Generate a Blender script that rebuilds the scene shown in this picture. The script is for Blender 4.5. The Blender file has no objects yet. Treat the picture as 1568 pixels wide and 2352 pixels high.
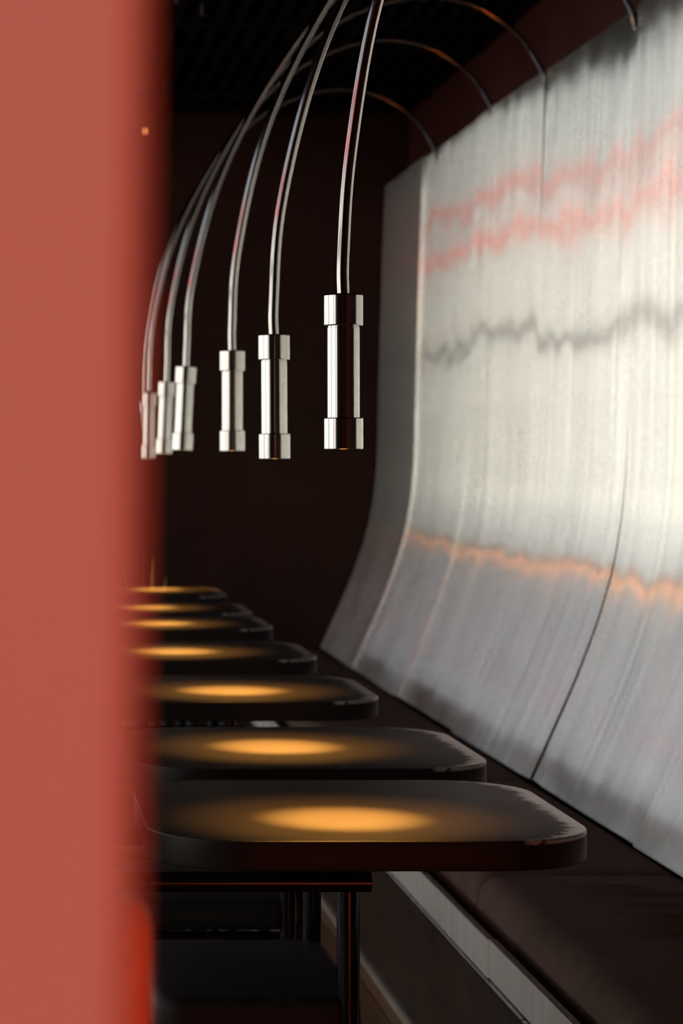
import bpy, bmesh, math, random
from mathutils import Vector, Matrix

random.seed(7)
PI = math.pi
S = 0.87            # metres per drawing unit
FL = 1.46           # eye height above the floor in drawing units
SC = bpy.context.scene
COL = SC.collection

def P(x, y, z):     # drawing units measured from the eye -> world metres (floor at 0)
    return Vector((x * S, y * S, (z + FL) * S))

# ------------------------------------------------------------------ camera
cam_d = bpy.data.cameras.new('camera')
cam = bpy.data.objects.new('camera', cam_d); COL.objects.link(cam)
cam.location = P(0, 0, 0)
cam.rotation_euler = (PI / 2, 0, 0)
cam_d.sensor_fit = 'VERTICAL'
cam_d.sensor_height = 36.0
cam_d.sensor_width = 24.0
cam_d.lens = 85.0
cam_d.shift_x = (784 - 22) / 2352.0
cam_d.shift_y = (1044 - 1176) / 2352.0
cam_d.clip_start = 0.02
cam_d.clip_end = 200
cam_d.dof.use_dof = True
cam_d.dof.focus_distance = 3.98 * S
cam_d.dof.aperture_fstop = 7.2
SC.camera = cam

# ------------------------------------------------------------------ sky, exposure
w = bpy.data.worlds.new('sky'); SC.world = w; w.use_nodes = True
nt = w.node_tree; nt.nodes.clear()
tc = nt.nodes.new('ShaderNodeTexCoord')
sep = nt.nodes.new('ShaderNodeSeparateXYZ')
ramp = nt.nodes.new('ShaderNodeValToRGB')
bg = nt.nodes.new('ShaderNodeBackground')
wo = nt.nodes.new('ShaderNodeOutputWorld')
nt.links.new(tc.outputs['Generated'], sep.inputs[0])
nt.links.new(sep.outputs['Z'], ramp.inputs[0])
nt.links.new(ramp.outputs[0], bg.inputs[0])
nt.links.new(bg.outputs[0], wo.inputs[0])
cr = ramp.color_ramp                         # hazy bright horizon fading into a duller blue above
cr.elements[0].position = 0.0; cr.elements[0].color = (1.0, 0.97, 0.88, 1)
cr.elements[1].position = 1.0; cr.elements[1].color = (0.16, 0.20, 0.26, 1)
for p_, c_ in ((0.10, (0.98, 0.96, 0.88, 1)), (0.17, (0.62, 0.64, 0.62, 1)), (0.27, (0.31, 0.335, 0.35, 1)), (0.50, (0.19, 0.23, 0.28, 1))):
    e = cr.elements.new(p_); e.color = c_
bg.inputs[1].default_value = 5.3
SC.view_settings.view_transform = 'Standard'
SC.view_settings.look = 'None'
SC.view_settings.gamma = 1.0
SC.view_settings.use_curve_mapping = False
SC.view_settings.exposure = 0.0
SC.cycles.use_denoising = True
SC.cycles.max_bounces = 8
SC.cycles.caustics_reflective = True
SC.cycles.sample_clamp_indirect = 8.0
SC.cycles.blur_glossy = 0.3

# window openings in the left wall (drawing units): y0, y1
WX = -2.70
WINS = [(-3.0, -1.5), (-1.3, 0.2), (1.6, 2.4), (2.6, 4.6), (4.9, 7.1), (7.4, 9.6), (9.9, 11.6)]
WZ0, WZ1 = -1.40, 2.45
for (a, b) in WINS:                          # portals: let the sky in through the real openings
    ld = bpy.data.lights.new('window_portal', 'AREA')
    ld.shape = 'RECTANGLE'; ld.size = (b - a) * S; ld.size_y = (WZ1 - WZ0) * S
    ld.cycles.is_portal = True
    lo = bpy.data.objects.new('window_portal', ld); COL.objects.link(lo)
    lo.location = P(WX - 0.06, (a + b) / 2, (WZ0 + WZ1) / 2)
    lo.rotation_euler = (PI / 2, 0, -PI / 2)   # local -Z looks along +X

FILL_WIN = (-2.50, -0.85)                        # unseen window added behind the viewer to light the pink wall: x0, x1
ld = bpy.data.lights.new('window_portal', 'AREA')
ld.shape = 'RECTANGLE'; ld.size = (FILL_WIN[1] - FILL_WIN[0]) * S; ld.size_y = (WZ1 - WZ0) * S
ld.cycles.is_portal = True
lo = bpy.data.objects.new('window_portal', ld); COL.objects.link(lo)
lo.location = P(sum(FILL_WIN) / 2, -3.4 - 0.06, (WZ0 + WZ1) / 2)
lo.rotation_euler = (PI / 2, 0, 0)
lo.rotation_euler = (-PI / 2, 0, PI)         # looks along +Y

# ------------------------------------------------------------------ helpers
def obj(name, bm, mat, parent=None, loc=None, smooth=False):
    me = bpy.data.meshes.new(name)
    bmesh.ops.recalc_face_normals(bm, faces=bm.faces[:])
    for v in bm.verts: v.co *= S
    if smooth:
        for f in bm.faces: f.smooth = True
    bm.to_mesh(me); bm.free()
    if smooth:
        try: me.set_sharp_from_angle(angle=math.radians(24))
        except Exception: pass
    o = bpy.data.objects.new(name, me); COL.objects.link(o)
    if mat: me.materials.append(mat)
    if parent: o.parent = parent
    if loc is not None: o.location = loc
    return o

def tag(o, label=None, cat=None, group=None, kind=None):
    if label: o['label'] = label
    if cat: o['category'] = cat
    if group: o['group'] = group
    if kind: o['kind'] = kind
    return o

def thing(name, label, cat, loc, group=None):
    o = bpy.data.objects.new(name, None); COL.objects.link(o)
    o.empty_display_size = 0.1
    o.location = loc
    return tag(o, label, cat, group)

def copy_tree(o, parent=None):
    c = o.copy(); COL.objects.link(c); c.parent = parent
    for ch in o.children:
        copy_tree(ch, c)
    return c

def box(bm, x0, x1, y0, y1, z0, z1):
    vs = [bm.verts.new((x, y, z)) for z in (z0, z1) for y in (y0, y1) for x in (x0, x1)]
    for f in ((0, 1, 3, 2), (4, 6, 7, 5), (0, 4, 5, 1), (2, 3, 7, 6), (0, 2, 6, 4), (1, 5, 7, 3)):
        bm.faces.new([vs[i] for i in f])

def bbox(x0, x1, y0, y1, z0, z1, bev=0.0, seg=2):
    bm = bmesh.new(); box(bm, x0, x1, y0, y1, z0, z1)
    if bev:
        bmesh.ops.bevel(bm, geom=bm.edges[:], offset=bev, segments=seg, profile=0.5, affect='EDGES')
    return bm

def lathe(prof, seg=40, bm=None, off=(0, 0, 0), cap=True):
    bm = bm or bmesh.new()
    rings = []
    for r, z in prof:
        rings.append([bm.verts.new((off[0] + r * math.cos(2 * PI * k / seg), off[1] + r * math.sin(2 * PI * k / seg), off[2] + z)) for k in range(seg)])
    for a, b in zip(rings, rings[1:]):
        for k in range(seg):
            bm.faces.new((a[k], a[(k + 1) % seg], b[(k + 1) % seg], b[k]))
    if cap:
        bm.faces.new(rings[0][::-1]); bm.faces.new(rings[-1])
    return bm

def tube(pts, r, seg=14, bm=None, cap=True):
    bm = bm or bmesh.new()
    pts = [Vector(p) for p in pts]
    n = len(pts); rings = []
    t0 = (pts[1] - pts[0]).normalized()
    u = t0.orthogonal().normalized()
    for i, p in enumerate(pts):
        t = (pts[min(i + 1, n - 1)] - pts[max(i - 1, 0)]).normalized()
        u = (u - t * u.dot(t)).normalized(); v = t.cross(u)
        rr = r[i] if isinstance(r, (list, tuple)) else r
        rings.append([bm.verts.new(p + (u * math.cos(2 * PI * k / seg) + v * math.sin(2 * PI * k / seg)) * rr) for k in range(seg)])
    for a, b in zip(rings, rings[1:]):
        for k in range(seg):
            bm.faces.new((a[k], a[(k + 1) % seg], b[(k + 1) % seg], b[k]))
    if cap:
        bm.faces.new(rings[0][::-1]); bm.faces.new(rings[-1])
    return bm

def catmull(pts, n=8):
    pts = [Vector(p) for p in pts]
    e = [pts[0] * 2 - pts[1]] + pts + [pts[-1] * 2 - pts[-2]]
    out = []
    for i in range(1, len(e) - 2):
        p0, p1, p2, p3 = e[i - 1:i + 3]
        for k in range(n):
            t = k / n
            out.append(0.5 * ((2 * p1) + (p2 - p0) * t + (2 * p0 - 5 * p1 + 4 * p2 - p3) * t * t + (3 * p1 - p0 - 3 * p2 + p3) * t ** 3))
    out.append(pts[-1])
    return out

def rr_outline(hx, hy, r, seg=14):
    o = []
    for (cx, cy, a0) in ((hx - r, hy - r, 0), (-hx + r, hy - r, 90), (-hx + r, -hy + r, 180), (hx - r, -hy + r, 270)):
        for k in range(seg + 1):
            a = math.radians(a0 + 90 * k / seg)
            o.append((cx + r * math.cos(a), cy + r * math.sin(a)))
    return o

def rr_slab(hx, hy, r, z0, z1, e0, e1, steps=4, cx=0, cy=0, seg=14):
    """rounded-rectangle slab, edge radius e0 at the bottom and e1 at the top"""
    bm = bmesh.new(); rings = []
    lev = []
    for k in range(steps + 1):
        a = PI / 2 * k / steps
        lev.append((e0 * (1 - math.sin(a)), z0 + e0 * (1 - math.cos(a))))
    for k in range(steps + 1):
        a = PI / 2 * k / steps
        lev.append((e1 * (1 - math.cos(a)), z1 - e1 * (1 - math.sin(a))))
    for ins, z in lev:
        rings.append([bm.verts.new((cx + x, cy + y, z)) for x, y in rr_outline(hx - ins, hy - ins, max(r - ins, 0.004), seg)])
    for a, b in zip(rings, rings[1:]):
        n = len(a)
        for k in range(n):
            bm.faces.new((a[k], a[(k + 1) % n], b[(k + 1) % n], b[k]))
    bm.faces.new(rings[0][::-1]); bm.faces.new(rings[-1])
    return bm

# ------------------------------------------------------------------ materials
def new_mat(name):
    m = bpy.data.materials.new(name); m.use_nodes = True
    n = m.node_tree; b = n.nodes['Principled BSDF']
    return m, n, b

def N(n, kind, **kw):
    x = n.nodes.new(kind)
    for k, v in kw.items():
        if k == 'inp':
            for a, c in v.items(): x.inputs[a].default_value = c
        else: setattr(x, k, v)
    return x

def plain(name, col, rough=0.5, metal=0.0, noise=0.15, scale=20.0, bump=0.0, bscale=60.0, coat=0.0, spec=0.5, stretch=(1, 1, 1)):
    m, n, b = new_mat(name)
    t = N(n, 'ShaderNodeTexCoord'); mp = N(n, 'ShaderNodeMapping', inp={'Scale': stretch})
    n.links.new(t.outputs['Object'], mp.inputs[0])
    nz = N(n, 'ShaderNodeTexNoise', inp={'Scale': scale, 'Detail': 6.0, 'Roughness': 0.6})
    n.links.new(mp.outputs[0], nz.inputs['Vector'])
    r = N(n, 'ShaderNodeValToRGB')
    r.color_ramp.elements[0].position = 0.25; r.color_ramp.elements[1].position = 0.75
    r.color_ramp.elements[0].color = tuple(c * (1 - noise) for c in col) + (1,)
    r.color_ramp.elements[1].color = tuple(min(1, c * (1 + noise)) for c in col) + (1,)
    n.links.new(nz.outputs[0], r.inputs[0]); n.links.new(r.outputs[0], b.inputs['Base Color'])
    b.inputs['Roughness'].default_value = rough; b.inputs['Metallic'].default_value = metal
    b.inputs['Specular IOR Level'].default_value = spec
    if coat: b.inputs['Coat Weight'].default_value = coat; b.inputs['Coat Roughness'].default_value = 0.1
    if bump:
        nb = N(n, 'ShaderNodeTexNoise', inp={'Scale': bscale, 'Detail': 4.0})
        n.links.new(mp.outputs[0], nb.inputs['Vector'])
        bp = N(n, 'ShaderNodeBump', inp={'Strength': bump, 'Distance': 0.004})
        n.links.new(nb.outputs[0], bp.inputs['Height']); n.links.new(bp.outputs[0], b.inputs['Normal'])
    return m

def glow(name, col, strength):
    m, n, b = new_mat(name)
    b.inputs['Base Color'].default_value = col + (1,)
    b.inputs['Emission Color'].default_value = col + (1,)
    b.inputs['Emission Strength'].default_value = strength
    return m

def brushed_steel(name, tint=(0.80, 0.79, 0.74), rough=0.17, wave=1.0, fan=0.55):
    """vertically brushed sheet: reflections smear sideways, stay sharp up and down"""
    m, n, b = new_mat(name)
    L = n.links.new
    t = N(n, 'ShaderNodeTexCoord')
    geo = N(n, 'ShaderNodeNewGeometry')
    mp = N(n, 'ShaderNodeMapping', inp={'Scale': (1, 26, 0.55)}); L(geo.outputs['Position'], mp.inputs[0])
    st = N(n, 'ShaderNodeTexNoise', inp={'Scale': 1.0, 'Detail': 8.0, 'Roughness': 0.65}); L(mp.outputs[0], st.inputs['Vector'])
    r1 = N(n, 'ShaderNodeValToRGB')
    r1.color_ramp.elements[0].position = 0.3; r1.color_ramp.elements[1].position = 0.72
    r1.color_ramp.elements[0].color = tuple(c * 0.80 for c in tint) + (1,); r1.color_ramp.elements[1].color = tint + (1,)
    L(st.outputs[0], r1.inputs[0]); L(r1.outputs[0], b.inputs['Base Color'])
    b.inputs['Metallic'].default_value = 1.0
    # scuffed and duller where people lean (low on the sheet)
    sp = N(n, 'ShaderNodeSeparateXYZ'); L(geo.outputs['Position'], sp.inputs[0])
    mr = N(n, 'ShaderNodeMapRange', inp={'From Min': 1.05, 'From Max': 0.55, 'To Min': 0.0, 'To Max': 1.0}); L(sp.outputs['Z'], mr.inputs[0])
    sn = N(n, 'ShaderNodeTexNoise', inp={'Scale': 4.0, 'Detail': 5.0}); L(geo.outputs['Position'], sn.inputs['Vector'])
    mm = N(n, 'ShaderNodeMath', operation='MULTIPLY'); L(mr.outputs[0], mm.inputs[0]); L(sn.outputs[0], mm.inputs[1])
    ro = N(n, 'ShaderNodeMath', operation='MULTIPLY_ADD'); L(mm.outputs[0], ro.inputs[0]); ro.inputs[1].default_value = 0.12; ro.inputs[2].default_value = rough
    L(ro.outputs[0], b.inputs['Roughness'])
    b.inputs['Anisotropic'].default_value = 1.0
    tg = N(n, 'ShaderNodeTangent', direction_type='UV_MAP', uv_map='UVMap'); L(tg.outputs[0], b.inputs['Tangent'])
    # gently buckled sheet
    m2 = N(n, 'ShaderNodeMapping', inp={'Scale': (1, 1.7, 0.9)}); L(geo.outputs['Position'], m2.inputs[0])
    wv = N(n, 'ShaderNodeTexNoise', inp={'Scale': 1.5, 'Detail': 2.0, 'Roughness': 0.5}); L(m2.outputs[0], wv.inputs['Vector'])
    bp = N(n, 'ShaderNodeBump', inp={'Strength': 0.36 * wave, 'Distance': 0.03}); L(wv.outputs[0], bp.inputs['Height'])
    bp2 = N(n, 'ShaderNodeBump', inp={'Strength': 0.012, 'Distance': 0.003}); L(st.outputs[0], bp2.inputs['Height']); L(bp.outputs[0], bp2.inputs['Normal'])
    # hair-fine vertical grinding marks: each one tips the surface a little sideways
    fy = N(n, 'ShaderNodeMath', operation='MULTIPLY'); L(sp.outputs['Y'], fy.inputs[0]); fy.inputs[1].default_value = 9000.0
    wn = N(n, 'ShaderNodeTexWhiteNoise', noise_dimensions='1D'); L(fy.outputs[0], wn.inputs['W'])
    sc_ = N(n, 'ShaderNodeSeparateColor'); L(wn.outputs['Color'], sc_.inputs[0])
    a1 = N(n, 'ShaderNodeMath', operation='ADD'); L(sc_.outputs[0], a1.inputs[0]); L(sc_.outputs[1], a1.inputs[1])
    a2 = N(n, 'ShaderNodeMath', operation='ADD'); L(a1.outputs[0], a2.inputs[0]); L(sc_.outputs[2], a2.inputs[1])
    a3 = N(n, 'ShaderNodeMath', operation='MULTIPLY_ADD'); L(a2.outputs[0], a3.inputs[0]); a3.inputs[1].default_value = 2 * fan; a3.inputs[2].default_value = -3 * fan
    cv = N(n, 'ShaderNodeCombineXYZ'); L(a3.outputs[0], cv.inputs[1])
    va = N(n, 'ShaderNodeVectorMath', operation='ADD'); L(bp2.outputs[0], va.inputs[0]); L(cv.outputs[0], va.inputs[1])
    vn = N(n, 'ShaderNodeVectorMath', operation='NORMALIZE'); L(va.outputs[0], vn.inputs[0])
    L(vn.outputs[0], b.inputs['Normal'])
    return m

M = {}
M['steel'] = brushed_steel('brushed_steel_sheet')
M['steel_end'] = brushed_steel('brushed_steel_end_sheet', (0.74, 0.72, 0.68), 0.17, 1.0, 0.30)
M['rail_sheet'] = brushed_steel('brushed_steel_rail', (0.88, 0.86, 0.80), 0.22, 0.5, 0.8)
M['rail'] = plain('satin_steel', (0.88, 0.86, 0.80), 0.30, 1.0, 0.12, 3, stretch=(1, 6, 1))
M['chrome'] = plain('polished_steel', (0.25, 0.24, 0.23), 0.11, 1.0, 0.04, 8)
M['chrome_body'] = plain('polished_steel_head', (0.33, 0.32, 0.305), 0.16, 1.0, 0.05, 8)
M['black_tube'] = plain('black_lacquered_tube', (0.006, 0.005, 0.005), 0.2, 0.0, 0.3, 30, spec=0.18)
M['leather'] = plain('black_leather', (0.012, 0.0115, 0.011), 0.6, 0.0, 0.25, 14, spec=0.16, bump=0.25, bscale=120)
M['cushion'] = plain('brown_grey_velour', (0.085, 0.052, 0.042), 0.85, 0.0, 0.2, 9, spec=0.1, bump=0.25, bscale=260)
M['walnut'] = plain('dark_stained_board', (0.018, 0.011, 0.007), 0.35, 0.0, 0.45, 5, spec=0.12, stretch=(1, 1, 6))
M['floorwood'] = plain('floor_board', (0.16, 0.08, 0.04), 0.42, 0.0, 0.25, 5, stretch=(9, 1, 1))
M['darkwall'] = plain('dark_brown_plaster', (0.024, 0.0105, 0.0075), 0.8, 0.0, 0.2, 4, spec=0.08)
M['upper'] = plain('oxblood_plaster', (0.048, 0.016, 0.012), 0.7, 0.0, 0.2, 6, spec=0.1)
M['ceil'] = plain('black_ceiling', (0.003, 0.0025, 0.0025), 0.7, 0.0, 0.2, 6, spec=0.05)
M['slat'] = plain('black_slat', (0.006, 0.0055, 0.005), 0.6, 0.0, 0.2, 6, spec=0.08)
M['frame'] = plain('dark_window_frame', (0.03, 0.027, 0.025), 0.45, 0.0, 0.2, 6)
M['pink'] = plain('salmon_plaster', (0.63, 0.185, 0.13), 0.8, 0.0, 0.06, 3)
M['orange'] = plain('orange_red_lacquer', (0.90, 0.33, 0.14), 0.45, 0.0, 0.06, 4)
M['paving'] = plain('pale_paving', (0.36, 0.34, 0.31), 0.8, 0.0, 0.12, 2)
M['pot'] = plain('dark_glazed_pot', (0.05, 0.045, 0.04), 0.3, 0.0, 0.2, 6)
M['soil'] = plain('potting_soil', (0.03, 0.02, 0.014), 0.9, 0.0, 0.4, 40)
M['leaf'] = plain('dry_yellow_green_leaf', (0.55, 0.40, 0.08), 0.6, 0.0, 0.3, 10)
M['lens'] = glow('warm_lamp_lens', (1.0, 0.50, 0.16), 9.0)
M['red_led'] = glow('red_led', (1.0, 0.03, 0.015), 6.0)
M['red_low'] = glow('red_low_led', (1.0, 0.13, 0.025), 200.0)
M['amber_led'] = glow('amber_led', (1.0, 0.40, 0.17), 24.0)
M['amber'] = glow('amber_indicator', (1.0, 0.32, 0.10), 1.2)

# clear window glass
m, n, b = new_mat('window_glass')
n.nodes.remove(b)
g1 = N(n, 'ShaderNodeBsdfTransparent'); g2 = N(n, 'ShaderNodeBsdfGlossy', inp={'Roughness': 0.02}); mx = N(n, 'ShaderNodeMixShader', inp={0: 0.06})
n.links.new(g1.outputs[0], mx.inputs[1]); n.links.new(g2.outputs[0], mx.inputs[2])
n.links.new(mx.outputs[0], n.nodes['Material Output'].inputs[0])
M['glass'] = m

# black table top, paint rubbed to bare pale metal along the rim on the bench side
TH, TR = 0.355, 0.165
m, n, b = new_mat('black_table_top')
L = n.links.new
t = N(n, 'ShaderNodeTexCoord'); sp = N(n, 'ShaderNodeSeparateXYZ'); L(t.outputs['Object'], sp.inputs[0])
def absmax(sock):
    a = N(n, 'ShaderNodeMath', operation='ABSOLUTE'); L(sock, a.inputs[0])
    s = N(n, 'ShaderNodeMath', operation='SUBTRACT'); L(a.outputs[0], s.inputs[0]); s.inputs[1].default_value = (TH - TR) * S
    x = N(n, 'ShaderNodeMath', operation='MAXIMUM'); L(s.outputs[0], x.inputs[0]); x.inputs[1].default_value = 0.0
    q = N(n, 'ShaderNodeMath', operation='POWER'); L(x.outputs[0], q.inputs[0]); q.inputs[1].default_value = 2.0
    return q.outputs[0]
ad = N(n, 'ShaderNodeMath', operation='ADD'); L(absmax(sp.outputs['X']), ad.inputs[0]); L(absmax(sp.outputs['Y']), ad.inputs[1])
sq = N(n, 'ShaderNodeMath', operation='SQRT'); L(ad.outputs[0], sq.inputs[0])
edge = N(n, 'ShaderNodeMapRange', inp={'From Min': (TR - 0.10) * S, 'From Max': TR * S}); L(sq.outputs[0], edge.inputs[0])
side = N(n, 'ShaderNodeMapRange', inp={'From Min': 0.10 * S, 'From Max': 0.33 * S}); L(sp.outputs['X'], side.inputs[0])
mu = N(n, 'ShaderNodeMath', operation='MULTIPLY'); L(edge.outputs[0], mu.inputs[0]); L(side.outputs[0], mu.inputs[1])
mpn = N(n, 'ShaderNodeMapping', inp={'Scale': (1.0, 1.6, 1.0), 'Rotation': (0, 0, 0.5)}); L(t.outputs['Object'], mpn.inputs[0])
nz = N(n, 'ShaderNodeTexNoise', inp={'Scale': 30.0, 'Detail': 14.0, 'Roughness': 0.85}); L(mpn.outputs[0], nz.inputs['Vector'])
nad = N(n, 'ShaderNodeMath', operation='MULTIPLY_ADD'); L(mu.outputs[0], nad.inputs[0]); nad.inputs[1].default_value = 0.66; L(nz.outputs[0], nad.inputs[2])
wear = N(n, 'ShaderNodeMapRange', inp={'From Min': 0.90, 'From Max': 1.02}); L(nad.outputs[0], wear.inputs[0])
tz = N(n, 'ShaderNodeMapRange', inp={'From Min': 0.0385 * S, 'From Max': 0.045 * S}); L(sp.outputs['Z'], tz.inputs[0])
wm = N(n, 'ShaderNodeMath', operation='MULTIPLY'); L(wear.outputs[0], wm.inputs[0]); L(tz.outputs[0], wm.inputs[1])
mc = N(n, 'ShaderNodeMix', data_type='RGBA'); L(wm.outputs[0], mc.inputs[0])
mc.inputs[6].default_value = (0.013, 0.011, 0.009, 1); mc.inputs[7].default_value = (0.72, 0.72, 0.65, 1); L(wm.outputs[0], b.inputs['Metallic'])
L(mc.outputs[2], b.inputs['Base Color'])
n2 = N(n, 'ShaderNodeTexNoise', inp={'Scale': 7.0, 'Detail': 6.0}); L(t.outputs['Object'], n2.inputs['Vector'])
rr = N(n, 'ShaderNodeMapRange', inp={'To Min': 0.40, 'To Max': 0.52}); L(n2.outputs[0], rr.inputs[0]); rw = N(n, 'ShaderNodeMath', operation='MULTIPLY_ADD'); L(wm.outputs[0], rw.inputs[0]); rw.inputs[1].default_value = -0.12; L(rr.outputs[0], rw.inputs[2]); L(rw.outputs[0], b.inputs['Roughness'])
gn = N(n, 'ShaderNodeNewGeometry'); sn_ = N(n, 'ShaderNodeSeparateXYZ'); L(gn.outputs['Normal'], sn_.inputs[0])
sm = N(n, 'ShaderNodeMapRange', inp={'From Min': 0.2, 'From Max': 0.6, 'To Min': 0.09, 'To Max': 0.36}); L(sn_.outputs['Z'], sm.inputs[0])
L(sm.outputs[0], b.inputs['Specular IOR Level'])   # flat rim banding is matt, the top is satin
M['table'] = m

# ------------------------------------------------------------------ setting
X0, X1, Y0, Y1, CZ = -2.70, 2.04, -3.4, 12.35, 1.737
XB, CH = -0.28, 2.65                          # the ceiling steps up to CH on the window side of XB
def struct(name, bm, mat, loc=Vector((0, 0, FL * S)), parent=None, smooth=False):
    o = obj(name, bm, mat, parent, loc if parent is None else None, smooth)
    if parent is None: o['kind'] = 'structure'
    return o

fl = struct('floor', bbox(X0 - 0.1, X1 + 0.3, Y0 - 0.1, Y1 + 0.1, -FL - 0.10, -FL - 0.012), M['walnut'])
bw = 0.16
xs = X0; k = 0
board_mesh = None
while xs < 1.0:                               # floorboards running down the room
    ys = Y0 + (0.9 if k % 2 else 0.0) - 0.9
    while ys < Y1:
        a, c = max(ys, Y0), min(ys + 2.4, Y1)
        if c - a > 0.1 and c > 4.5 and xs > -0.6:
            struct('floorboard', bbox(xs + 0.002, xs + bw - 0.002, a + 0.002, c - 0.002, -FL - 0.012, -FL + random.uniform(-0.0008, 0.0), 0.0015, 1), M['floorwood'], parent=fl)
        ys += 2.4
    xs += bw; k += 1
struct('trim_1', bbox(X0, -0.62, Y0, Y1, -FL - 0.012, -FL - 0.0005), M['floorwood'])
struct('trim_2', bbox(-0.60, 1.01, Y0, 4.49, -FL - 0.012, -FL - 0.0005), M['floorwood'])
bm = bmesh.new(); box(bm, XB, X1 + 0.1, Y0 - 0.1, Y1 + 0.1, CZ + 0.05, CZ + 0.13)
box(bm, XB, XB + 0.06, Y0 - 0.1, Y1 + 0.1, CZ + 0.13, CH); box(bm, X0 - 0.16, XB + 0.06, Y0 - 0.1, Y1 + 0.1, CH, CH + 0.1)
cl = struct('ceiling', bm, M['ceil'])
first = None
nsl = 28
for i in range(nsl):                          # black slats below the ceiling slab
    x = XB + 0.03 + i * (X1 - XB - 0.06) / (nsl - 1)
    if first is None:
        first = struct('slat', bbox(-0.016, 0.016, Y0 + 0.01, Y1 - 0.01, CZ + 0.005, CZ + 0.05), M['slat'], parent=cl); o = first
    else:
        o = first.copy(); COL.objects.link(o); o.parent = cl
    o.location = (x * S, 0, 0)
for y in (0.5, 2.5, 4.5, 6.5, 8.4, 9.78, 10.39, 11.68):
    struct('crossbar', bbox(XB + 0.01, X1 - 0.01, y - 0.02, y + 0.02, CZ - 0.012, CZ + 0.006), M['slat'], parent=cl)
struct('wall_far', bbox(X0 - 0.16, X1 + 0.3, Y1, Y1 + 0.12, -FL - 0.1, CH + 0.1), M['darkwall'])
bm = bmesh.new()
box(bm, X0 - 0.1, FILL_WIN[0], Y0 - 0.12, Y0, -FL - 0.1, CH + 0.1); box(bm, FILL_WIN[1], X1 + 0.3, Y0 - 0.12, Y0, -FL - 0.1, CH + 0.1)
box(bm, FILL_WIN[0], FILL_WIN[1], Y0 - 0.12, Y0, -FL - 0.1, WZ0); box(bm, FILL_WIN[0], FILL_WIN[1], Y0 - 0.12, Y0, WZ1, CH + 0.1)
struct('wall_back', bm, M['darkwall'])
struct('wall_right', bbox(X1, X1 + 0.12, Y0, Y1, -FL - 0.1, CZ + 0.05), M['upper'])
# left wall: sill band, head band and the piers between the windows
bm = bmesh.new()
box(bm, X0 - 0.16, X0, Y0, Y1, -FL - 0.1, WZ0); box(bm, X0 - 0.16, X0, Y0, Y1, WZ1, CH)
ed = [Y0] + [v for ab in WINS for v in ab] + [Y1]
for a, c in zip(ed[0::2], ed[1::2]): box(bm, X0 - 0.16, X0, a, c, WZ0, WZ1)
struct('wall_left', bm, M['darkwall'])
for i, (a, c) in enumerate(WINS):
    bm = bmesh.new(); f = 0.035
    box(bm, X0 - 0.11, X0 - 0.05, a, c, WZ0, WZ0 + f); box(bm, X0 - 0.11, X0 - 0.05, a, c, WZ1 - f, WZ1)
    box(bm, X0 - 0.11, X0 - 0.05, a, a + f, WZ0 + f, WZ1 - f); box(bm, X0 - 0.11, X0 - 0.05, c - f, c, WZ0 + f, WZ1 - f)
    wn = struct('window_%d' % (i + 1), bm, M['frame'])
    md = (a + c) / 2
    struct('mullion', bbox(X0 - 0.105, X0 - 0.055, md - 0.018, md + 0.018, WZ0 + f, WZ1 - f), M['frame'], parent=wn)
    for z in (0.80, 1.43, 1.705):
        struct('transom', bbox(X0 - 0.11, X0 - 0.05, a + f, c - f, z - 0.022, z + 0.022), M['frame'], parent=wn)
    struct('pane', bbox(X0 - 0.084, X0 - 0.078, a + f, md - 0.018, WZ0 + f, WZ1 - f), M['glass'], parent=wn)
    struct('pane', bbox(X0 - 0.084, X0 - 0.078, md + 0.018, c - f, WZ0 + f, WZ1 - f), M['glass'], parent=wn)
bm = bmesh.new(); f = 0.035
box(bm, FILL_WIN[0], FILL_WIN[1], Y0 - 0.09, Y0 - 0.04, WZ0, WZ0 + f); box(bm, FILL_WIN[0], FILL_WIN[1], Y0 - 0.09, Y0 - 0.04, WZ1 - f, WZ1)
box(bm, FILL_WIN[0], FILL_WIN[0] + f, Y0 - 0.09, Y0 - 0.04, WZ0 + f, WZ1 - f); box(bm, FILL_WIN[1] - f, FILL_WIN[1], Y0 - 0.09, Y0 - 0.04, WZ0 + f, WZ1 - f)
wn = struct('window_%d' % (len(WINS) + 1), bm, M['frame'])  # frame of the added window that lights the pink wall
struct('pane', bbox(FILL_WIN[0] + f, FILL_WIN[1] - f, Y0 - 0.07, Y0 - 0.064, WZ0 + f, WZ1 - f), M['glass'], parent=wn)
struct('ground', bbox(-60, 40, -60, 60, -FL - 0.35, -FL - 0.12), M['paving'])

# LED lines along the window wall and behind the viewer
def led(x, y0, y1, z, mat, label, r=0.016):
    t = thing('led_tube', label, 'light', P(x, (y0 + y1) / 2, z), 'LED lines along the window wall')
    h = (y1 - y0) / 2
    obj('tube', tube([(0, -h, 0), (0, h, 0)], r, 10), mat, t, smooth=True)
    obj('channel', bbox(-0.03, -0.006, -h, h, -0.02, 0.02), M['frame'], t)
led(X0 + 0.031, 0.8, 12.2, 1.705, M['red_led'], 'upper red LED tube on a window transom, upper red line in the steel')
t = thing('led_tube', 'amber LED tube in a channel with added slot boards across the windows, mirrored low in the steel', 'light', P(X0 + 0.03, 6.5, 0.82), 'LED lines along the window wall')
obj('tube', tube([(0, -5.6, 0), (0, 5.6, 0)], 0.006, 10), M['amber_led'], t, smooth=True)
obj('channel', bbox(-0.028, 0.020, -5.65, 5.65, 0.010, 0.016), M['frame'], t)
obj('added_slot_board', bbox(0.118, 0.126, -5.65, 5.65, -0.026, -0.004), M['frame'], t)  # slot boards added to block a second mirror image of the tube
obj('added_slot_board', bbox(0.118, 0.126, -5.65, 5.65, -0.056, -0.041), M['frame'], t)
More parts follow.
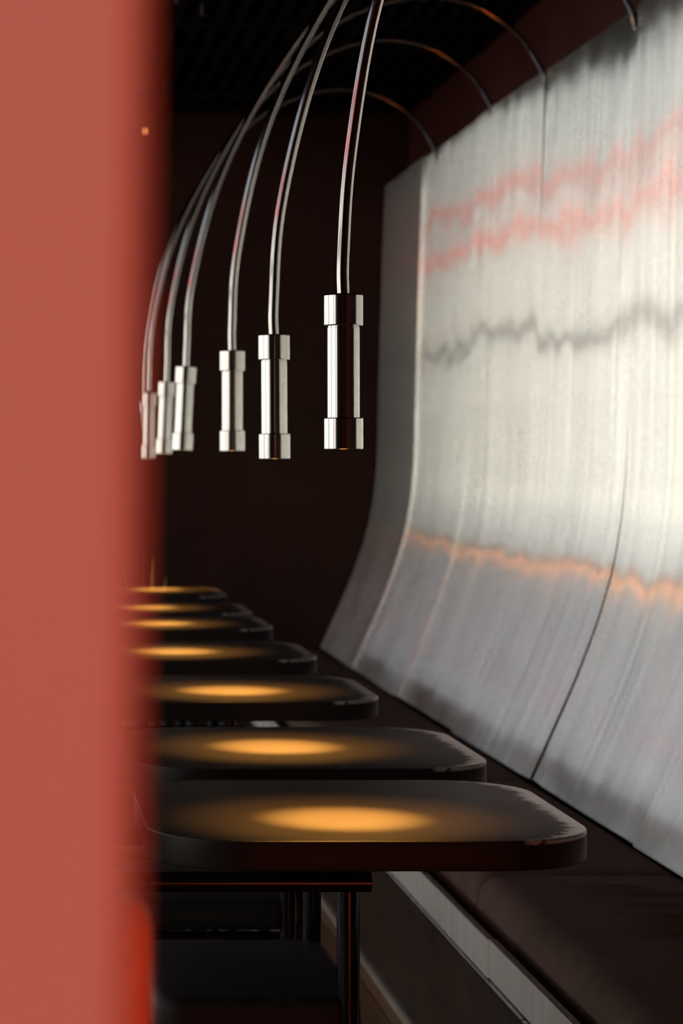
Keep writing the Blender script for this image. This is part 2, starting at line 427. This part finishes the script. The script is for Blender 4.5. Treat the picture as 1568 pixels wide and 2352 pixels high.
for yy in (-5.64, -2.8, 0.0, 2.8, 5.64):
    obj('slot_board_bracket', bbox(-0.028, 0.117, yy - 0.006, yy + 0.006, -0.054, -0.010), M['frame'], t)
t = thing('led_tube', 'red LED tube low on the floor behind the viewpoint', 'light', P(1.15, -0.3, -FL + 0.15))
obj('tube', tube([(-0.42, 0, 0), (0.32, 0, 0)], 0.022, 12), M['red_low'], t, smooth=True)
obj('foot', bbox(-0.42, 0.32, -0.05, -0.03, -0.145, 0.03), M['frame'], t)
led(X0 + 0.031, 0.8, 12.2, 1.43, M['red_led'], 'red LED tube just above the window heads, lower of the two red lines', 0.02)

# ------------------------------------------------------------------ steel back panels of the bench
PROF = [(1.574, -0.984), (1.598, -0.93), (1.64, -0.836), (1.708, -0.681), (1.775, -0.503), (1.82, -0.347), (1.846, -0.20), (1.858, -0.08),
        (1.864, 0.02), (1.868, 0.20), (1.874, 0.45), (1.882, 0.765), (1.892, 1.07), (1.904, 1.366)]
prof = [(p.x, p.z) for p in catmull([(x, 0, z) for x, z in PROF], 4)]
bk = thing('steel_backrest', 'tall brushed steel sheet back curving down to the bench', 'panel', P(1.9, 7.0, -1.0))
SEAM = [3.58, 4.83, 6.08, 7.33, 8.58, 9.83, 11.08, 12.33]
def panel(y0, y1, skew, dip, lean):
    bm = bmesh.new(); uv = bm.loops.layers.uv.new('UVMap')
    ny = 8; g = 0.005 if 7.33 in (y0, y1) else 0.0012
    V = {}
    for i, (x, z) in enumerate(prof):
        for j in range(ny + 1):
            y = y0 + g + (y1 - y0 - 2 * g) * j / ny
            t = 2 * j / ny - 1
            xx = x + dip * (1 - t * t) + skew * t + lean * (z - 0.2)
            # folded lip at each seam
            if (j == 0 and y0 == 7.33) or (j == ny and y1 == 7.33): xx += 0.005
            V[i, j] = bm.verts.new((xx - 1.9, y - 7.0, z + 1.0))
    for i in range(len(prof) - 1):
        for j in range(ny):
            f = bm.faces.new((V[i, j], V[i, j + 1], V[i + 1, j + 1], V[i + 1, j]))
    # returned top edge and seam returns, giving the sheet thickness
    th = 0.02
    top = [V[len(prof) - 1, j] for j in range(ny + 1)]
    tb = [bm.verts.new(v.co + Vector((th, 0, 0.0))) for v in top]
    for j in range(ny): bm.faces.new((top[j], top[j + 1], tb[j + 1], tb[j]))
    for e in (0, ny):
        col = [V[i, e] for i in range(len(prof))]
        cb = [bm.verts.new(v.co + Vector((th, 0, 0))) for v in col]
        for i in range(len(col) - 1): bm.faces.new((col[i], col[i + 1], cb[i + 1], cb[i]))
    for f in bm.faces:
        for lp in f.loops:
            lp[uv].uv = (lp.vert.co.y, lp.vert.co.z)
    return bm
rnd = random.Random(3)
for i, (a, c) in enumerate(zip(SEAM, SEAM[1:])):
    obj('panel', panel(a, c, rnd.uniform(-0.004, 0.004) if i < 6 else 0.010, rnd.uniform(-0.004, 0.004), (0.0, .006, -.004, .005, -.005, .004, 0.0)[i]), M['steel_end'] if i == 6 else M['steel'], bk, smooth=True)
# dark backing behind the seams and shelf between sheet and wall
bm = bmesh.new(); box(bm, 1.93 - 1.9, 2.03 - 1.9, 3.58 - 7, 12.33 - 7, 0.5, 2.34)
obj('backing', bm, M['darkwall'], bk)

# ------------------------------------------------------------------ bench
bn = thing('bench', 'long built-in bench base with steel front rail below the steel back', 'bench', P(1.3, 7.0, -FL))
def uv_yz(o):
    me = o.data; uv = me.uv_layers.new(name='UVMap')
    for lp in me.loops:
        c = me.vertices[lp.vertex_index].co; uv.data[lp.index].uv = (c.y + 0.31 * c.x, c.z + 0.17 * c.x)
def bl(x0, x1, y0, y1, z0, z1, bev=0): return bbox(x0 - 1.3, x1 - 1.3, y0 - 7, y1 - 7, z0 + FL, z1 + FL, bev, 1)
obj('seat_board', bl(1.06, 1.60, 1.1, 12.33, -1.135, -1.088), M['walnut'], bn)
obj('plinth', bl(1.06, 1.90, 1.1, 12.33, -FL + 0.002, -1.136), M['darkwall'], bn)
RJ = [1.1, 2.85, 5.22, 7.6, 9.98, 12.33]
for i, (a, c) in enumerate(zip(RJ, RJ[1:])):
    dx = 0.0 if i % 2 else -0.004
    fr = obj('front_rail', bl(1.036 + dx, 1.052 + dx, a + 0.002, c - 0.002, -1.134, -1.046, 0.002), M['rail_sheet'], bn); uv_yz(fr)
FB = [1.1 + 1.25 * k for k in range(9)] + [12.33]
for a, c in zip(FB, FB[1:]):
    obj('front_board', bl(1.022, 1.05, a + 0.002, c - 0.002, -FL + 0.03, -1.134, 0.002), M['walnut'], bn)
obj('kick_strip', bl(1.004, 1.03, 1.1, 12.33, -FL + 0.002, -FL + 0.03, 0.006), M['rail'], bn)

def cushion_mesh(y0, y1, wr):
    x0, x1, zt, zb, R = 1.085, 1.564, -0.972, -1.086, 0.045
    def axis(a, b, n, r):
        e = [a + r * (1 - math.cos(PI / 2 * k / 5)) for k in range(5)]
        mid = [a + r + (b - a - 2 * r) * k / n for k in range(n + 1)]
        e2 = [b - r * (1 - math.cos(PI / 2 * k / 5)) for k in range(4, -1, -1)]
        return e + mid + e2
    X = axis(x0, x1, 16, R); Y = axis(y0, y1, 170 if wr else 24, R)
    bm = bmesh.new(); V = {}
    def drop(d):
        if d >= R: return 0.0
        q = 1 - d / R
        return R * (1 - math.sqrt(max(0, 1 - q * q)))
    for i, x in enumerate(X):
        for j, y in enumerate(Y):
            z = zt - drop(min(x - x0, x1 - x)) - drop(min(y - y0, y1 - y))
            u = (x - x0) / (x1 - x0); v = (y - y0) / (y1 - y0)
            z += 0.010 * math.sin(PI * u) * math.sin(PI * v)
            for (yc, am, xa, xb, ph) in wr:
                yy = yc + 0.012 * math.sin(7 * u + ph)
                s = max(0, min(1, (u - xa) / 0.25)) * max(0, min(1, (xb - u) / 0.15))
                z += s * am * (math.exp(-((y - yy) / 0.013) ** 2) - 0.6 * math.exp(-((y - yy - 0.03) / 0.02) ** 2))
            V[i, j] = bm.verts.new((x - 1.33, y - (y0 + y1) / 2, max(z, zb + 0.02) - zb))
    nx, ny = len(X), len(Y)
    for i in range(nx - 1):
        for j in range(ny - 1):
            bm.faces.new((V[i, j], V[i + 1, j], V[i + 1, j + 1], V[i, j + 1]))
    bord = [(i, 0) for i in range(nx)] + [(nx - 1, j) for j in range(1, ny)] + [(i, ny - 1) for i in range(nx - 2, -1, -1)] + [(0, j) for j in range(ny - 2, 0, -1)]
    low = [bm.verts.new((V[b].co.x, V[b].co.y, 0.0)) for b in bord]
    n_ = len(bord)
    for k in range(n_):
        bm.faces.new((V[bord[k]], low[k], low[(k + 1) % n_], V[bord[(k + 1) % n_]]))
    bm.faces.new(low)
    return bm
CY = [2.39, 4.0, 5.617, 7.23, 8.84, 10.45, 12.06]
CL = ['brown-grey bench cushion just before the creased one, nearest of the row',
      'creased brown-grey bench cushion at lower right under the nearest table',
      'smooth brown-grey bench cushion right of the nearest table, beyond the creased one',
      'brown-grey bench cushion right of the second and third tables',
      'dark bench cushion beside the fourth table, partly hidden by tabletops',
      'farthest dark bench cushion, at the foot of the last steel panels']
WR = [(5.40, 0.0114, .2, .75, 0), (5.31, 0.0095, .2, 1.1, 1), (5.17, 0.0076, .35, 1.2, 2.1), (5.04, 0.0114, .3, 1.2, .5), (4.95, 0.0114, .35, 1.2, 1.4), (4.84, 0.0133, .3, 1.2, 2.6),
      (4.74, 0.0095, .4, 1.2, .2), (4.64, 0.0095, .35, 1.2, 1.7), (4.5, 0.0095, .3, 1.2, .9), (4.33, 0.0076, .3, 1.2, .4)]
for i, (a, c) in enumerate(zip(CY, CY[1:])):
    o = obj('bench_cushion', cushion_mesh(a + 0.004, c - 0.004, WR if i == 1 else []), M['cushion'], None, P(1.33, (a + c) / 2, -1.086), True)
    tag(o, CL[i], 'cushion', 'bench cushions')

# ------------------------------------------------------------------ tables
TY = [4.107, 4.975, 6.22, 7.41, 8.66, 9.46, 10.57]
TX = [0.575, 0.585, 0.562, 0.560, 0.566, 0.572, 0.578]
TL = ['nearest black square table, rounded corners, rim rubbed pale on the bench side',
      'second black table from the front, directly behind the nearest one',
      'third black table from the front, with a wide gap behind it',
      'fourth black table from the front, light pool partly behind the pink column',
      'fifth black table from the front, between the fourth and sixth in the row',
      'sixth black table from the front, last but one in the row',
      'farthest black table in the row, in front of the yellow-green plant']
def make_table():
    t = thing('table', TL[0], 'table', P(TX[0], TY[0], -FL), 'black tables along the steel bench')
    tp = obj('tabletop', rr_slab(TH, TH, TR, 0, 0.0475, 0.003, 0.0035), M['table'], t, smooth=True)
    tp.location = (0, 0, (FL - 0.6475) * S)
    obj('pedestal', lathe([(0.0225, 0.02), (0.0225, 0.50), (0.020, 0.505), (0.020, 0.79)], 24), M['black_tube'], t, smooth=True)
    bm = bmesh.new(); box(bm, -0.16, 0.16, -0.03, 0.03, 0.79, 0.8115); box(bm, -0.03, 0.03, -0.16, 0.16, 0.792, 0.8115)
    obj('mounting_plate', bm, M['black_tube'], t)
    obj('base_disc', lathe([(0.235, 0.0), (0.235, 0.008), (0.20, 0.016), (0.03, 0.022), (0.024, 0.03)], 40), M['black_tube'], t, smooth=True)
    return t
t0 = make_table()
for i in range(1, 7):
    t = copy_tree(t0); t.location = P(TX[i], TY[i], -FL); t['label'] = TL[i]

# ------------------------------------------------------------------ arched lamps
LY = [3.985, 4.97, 6.15, 7.38, 8.60, 9.50, 10.78]
HEAD = [((788, 676), (788.5, 1032)), ((628.5, 767), (630, 1054)), ((533, 802), (533, 1036)), ((427, 838), (418, 1034)),
        ((382, 875), (375, 1042)), ((341, 895), (338, 1052)), ((330, 921), (337, 1053))]
LL = ['nearest arched steel lamp, its upright tubular head over the nearest table',
      'second arched steel lamp from the right, upright head over the second table',
      'third arched steel lamp, upright head over the third table',
      'fourth arched steel lamp, head clearly tilted to the left',
      'fifth arched steel lamp, head slightly tilted, left of the tilted fourth',
      'sixth arched steel lamp, seen through the blurred edge of the pink column',
      'farthest arched steel lamp, almost hidden behind the pink column edge']
ARM = [(0.565, 0.50), (0.607, 0.745), (0.684, 0.95), (0.806, 1.17), (0.955, 1.37), (1.16, 1.54), (1.42, 1.625), (1.64, 1.60), (1.80, 1.50), (1.885, 1.38), (1.912, 1.30)]
def head_xz(i, k):
    (px, py) = HEAD[i][k]
    return (px - 22) * LY[i] / 5553.0, (1044 - py) * LY[i] / 5553.0
HL = 0.2555
for i in range(7):
    tx, tz = head_xz(i, 0); bx, bz = head_xz(i, 1)
    ang = math.atan2(tx - bx, tz - bz)
    org = P(bx, LY[i], bz)
    t = thing('arc_lamp', LL[i], 'lamp', org, 'arched steel lamps over the tables')
    R = Matrix.Rotation(ang, 4, 'Y')
    def hd(name, bm, mat):
        bmesh.ops.transform(bm, matrix=R, verts=bm.verts)
        return obj(name, bm, mat, t, smooth=True)
    k_ = 0.0025
    hd('collar', lathe([(0.0275, HL - 0.052), (0.0322 - 0.001, HL - 0.052), (0.0322, HL - 0.0505), (0.0322, HL - k_), (0.0322 - k_, HL), (0.009, HL)], 48), M['chrome_body'])
    hd('body', lathe([(0.0245, 0.048), (0.0245, 0.05), (0.0265, 0.0505), (0.0265, HL - 0.055), (0.0255, HL - 0.0545), (0.0255, HL - 0.050)], 48), M['chrome_body'])
    hd('collar', lathe([(0.0245, 0.008), (0.0285, 0.0), (0.0312, 0.0), (0.0322, 0.001), (0.0322, 0.0505), (0.0312, 0.052), (0.0265, 0.052)], 48, cap=False), M['chrome_body'])
    hd('lens', lathe([(0.0249, 0.0075), (0.020, 0.0062), (0.0005, 0.006)], 32), M['lens'])
    dx = tx - 0.553
    pts = [Vector((tx, 0, tz - 0.004)), Vector((tx + (tx - bx) * 0.25, 0, tz + (tz - bz) * 0.25))]
    for (ax, az) in ARM:
        f = max(0.0, min(1.0, (1.37 - az) / 1.0)) if ax < 1.4 else 0.0
        if az > pts[-1].z + 0.08 or ax > 0.6:
            pts.append(Vector((ax + dx * f + (0.012 if 0.6 < ax < 1.2 and i > 0 else 0), 0, az)))
    arm = [p - Vector((bx, 0, bz)) for p in catmull(pts, 7)]
    obj('arm', tube(arm, 0.0101, 18), M['chrome'], t, smooth=True)
    e = arm[-1]
    ld = bpy.data.lights.new('lamp_beam', 'SPOT')
    ld.energy = 430.0; ld.color = (1.0, 0.44, 0.08)
    ld.spot_size = math.radians(30); ld.spot_blend = 1.0; ld.shadow_soft_size = 0.012
    lo = bpy.data.objects.new('lamp_beam', ld); COL.objects.link(lo); lo.parent = t
    axis = Vector((tx - bx, 0, tz - bz)).normalized()
    lo.location = -axis * 0.004
    lo.rotation_euler = (0, ang, 0)
    l2 = ld.copy(); l2.energy = 70.0; l2.spot_size = math.radians(58)
    lo2 = bpy.data.objects.new('lamp_beam', l2); COL.objects.link(lo2); lo2.parent = t
    lo2.location = lo.location; lo2.rotation_euler = lo.rotation_euler

# ------------------------------------------------------------------ chairs tucked under the tables
def make_chair(name, label, loc):
    t = thing(name, label, 'chair', loc, 'black tubular chairs under the tables')
    # local origin on the floor below the middle of the seat's bench-side edge
    st = obj('seat', rr_slab(0.170, 0.248, 0.055, 0, 0.058, 0.012, 0.022), M['leather'], t, smooth=True)
    st.location = (-0.145 * S, 0, (FL - 0.928) * S)
    for s in (-1, 1):
        y = s * 0.232
        obj('arm_rail', tube([(-0.50, y, 0.7745), (0.036, y, 0.7745)], 0.0163, 20), M['black_tube'], t, smooth=True)
        obj('leg', tube([(0.0, y, 0.0), (0.0, y, 0.760)], 0.0163, 20), M['black_tube'], t, smooth=True)
        obj('leg', tube([(-0.46, y, 0.0), (-0.46, y, 0.760)], 0.0163, 20), M['black_tube'], t, smooth=True)
        obj('seat_bar', tube([(-0.46, y * 0.94, 0.512), (0.0, y * 0.94, 0.512)], 0.013, 14), M['black_tube'], t, smooth=True)
    obj('cross_bar', tube([(-0.46, -0.232, 0.512), (-0.46, 0.232, 0.512)], 0.013, 14), M['black_tube'], t, smooth=True)
    bk_ = obj('backrest', rr_slab(0.02, 0.225, 0.018, 0, 0.13, 0.012, 0.012), M['leather'], t, smooth=True)
    bk_.location = (-0.46 * S, 0, 0.78 * S)
    return t
CHL = ['black tubular chair tucked under the nearest table, arm rail across the foreground',
       'black tubular chair under the second table, seen beyond the nearest chair',
       'black tubular chair under the third table, mostly hidden by tabletops',
       'black tubular chair under the fourth table, only thin legs showing']
CHY = [4.11, 4.96, 6.20, 7.41]
c0 = make_chair('armchair', CHL[0], P(0.543, CHY[0], -FL))
for i in range(1, 4):
    c = copy_tree(c0); c.location = P(0.543, CHY[i], -FL); c['label'] = CHL[i]

# ------------------------------------------------------------------ pink column and orange-red post, out of focus in front
bm = bmesh.new()
def px_edge(z): return 0.0276 + 0.0150 * z     # the end of the partition leans very slightly
vs = []
for z in (-FL, CZ - 0.014):
    for (y, r) in ((0.50, 0.004), (0.504, 0.0), (0.666, 0.0), (0.67, 0.004)):
        vs.append(bm.verts.new((px_edge(z) - r, y, z)))
    vs.append(bm.verts.new((X0, 0.67, z))); vs.append(bm.verts.new((X0, 0.50, z)))
for k in range(6): bm.faces.new((vs[k], vs[(k + 1) % 6], vs[6 + (k + 1) % 6], vs[6 + k]))
bm.faces.new(vs[0:6][::-1]); bm.faces.new(vs[6:12])
box(bm, X0, XB, 0.50, 0.67, CZ - 0.014, CH)
o = struct('wall_front', bm, M['pink'])
struct('added_dark_face', bbox(X0 + 0.001, 0.002, 0.671, 0.678, -FL + 0.001, CZ - 0.016), M['darkwall'], parent=o)  # unseen face added to darken what the lamp heads mirror
o['label'] = 'out-of-focus salmon pink partition wall filling the left edge of the view'
po = thing('round_post', 'orange-red post beside the pink column at lower left', 'post', P(0.0735, 1.5, -FL))
obj('shaft', lathe([(0.0148, 0.012), (0.0148, 1.165), (0.013, 1.176), (0.009, 1.183), (0.001, 1.186)], 32), M['orange'], po, smooth=True)
obj('base_plate', lathe([(0.09, 0.0), (0.09, 0.008), (0.034, 0.014)], 32), M['orange'], po, smooth=True)

# ------------------------------------------------------------------ plant at the far end
pl = thing('potted_plant', 'yellow-green blade-leaved plant behind the farthest table', 'plant', P(0.66, 11.55, -FL))
obj('pot', lathe([(0.11, 0.0), (0.15, 0.30), (0.155, 0.32), (0.14, 0.32), (0.135, 0.29)], 32), M['pot'], pl, smooth=True)
obj('soil', lathe([(0.134, 0.285), (0.132, 0.295)], 24), M['soil'], pl)
def blade(px, py, ax, ay, h, wd, bend):
    bm = bmesh.new(); n_ = 10; rows = []
    a = math.atan2(ay, ax) + PI / 2
    for k in range(n_ + 1):
        t_ = k / n_
        ww = wd * (0.6 + 0.9 * t_ - 1.45 * t_ * t_) if t_ < 1 else 0.001
        c_ = Vector((px + ax * t_ + ax * bend * t_ * t_, py + ay * t_ + ay * bend * t_ * t_, 0.29 + h * t_ * (1 - 0.25 * bend * t_)))
        d_ = Vector((math.cos(a), math.sin(a), 0)) * max(ww, 0.001)
        rows.append([bm.verts.new(c_ - d_), bm.verts.new(c_ + Vector((0, 0, -0.004))), bm.verts.new(c_ + d_)])
    for r0, r1 in zip(rows, rows[1:]):
        bm.faces.new((r0[0], r0[1], r1[1], r1[0])); bm.faces.new((r0[1], r0[2], r1[2], r1[1]))
    bmesh.ops.solidify(bm, geom=bm.faces[:], thickness=0.003)
    return bm
for (px, py, ax, ay, h, wd, bn_) in ((-.02, 0, -.01, .0, .86, .020, .0), (.0, .02, .02, .03, .74, .024, .3), (-.04, -.01, -.07, -.02, .80, .018, .5), (.03, -.02, .08, -.03, .56, .022, .8),
                                     (.02, .03, .05, .06, .66, .02, .5), (-.03, .03, -.06, .05, .62, .02, .6), (.0, -.03, .0, -.08, .58, .02, .5), (-.01, .0, .025, -.01, .70, .018, .2)):
    obj('leaf', blade(px, py, ax, ay, h, wd, bn_), M['leaf'], pl, smooth=True)

# ------------------------------------------------------------------ small fittings
def fitting(x, y, label):
    t = thing('ceiling_spotlight', label, 'spotlight', P(x, y, CZ - 0.012), 'small ceiling spotlights')
    obj('can', lathe([(0.016, -0.032), (0.016, 0.012), (0.010, 0.016)], 24), M['chrome_body'], t, smooth=True)
    obj('bracket', bbox(-0.006, 0.006, -0.006, 0.006, 0.012, 0.030), M['slat'], t)
fitting(0.75, 9.33, 'small steel ceiling spotlight among black slats, right-hand of two')
fitting(0.635, 9.09, 'small steel ceiling spotlight among black slats, left-hand of two')
for (sx, lab) in ((-0.42, 'added ceiling spot brightening the pink partition, nearer its end'), (-1.3, 'added ceiling spot brightening the pink partition, farther from its end')):
    t = thing('fill_spot', lab, 'spotlight', P(sx, -0.55, CZ - 0.012), 'added ceiling spots in front of the partition')  # unseen spots added to brighten the pink partition
    obj('can', lathe([(0.05, -0.06), (0.05, 0.01), (0.03, 0.014)], 28), M['frame'], t, smooth=True)
    ld = bpy.data.lights.new('fill_spot_beam', 'SPOT'); ld.energy = 41.0; ld.color = (1.0, 0.93, 0.86)
    ld.spot_size = math.radians(110); ld.spot_blend = 0.8; ld.shadow_soft_size = 0.04
    lo = bpy.data.objects.new('fill_spot_beam', ld); COL.objects.link(lo); lo.parent = t
    lo.location = (0, 0, -0.062 * S); lo.rotation_euler = (math.radians(32), 0, 0)
t = thing('indicator_lamp', 'tiny amber indicator lamp high on the dark far wall', 'lamp', P(0.684, 12.35, 1.65))
obj('housing', bbox(-0.022, 0.022, -0.014, -0.001, -0.02, 0.02, 0.003, 1), M['frame'], t)
obj('lens', bbox(-0.016, 0.016, -0.018, -0.013, -0.013, 0.013, 0.002, 1), M['amber'], t)
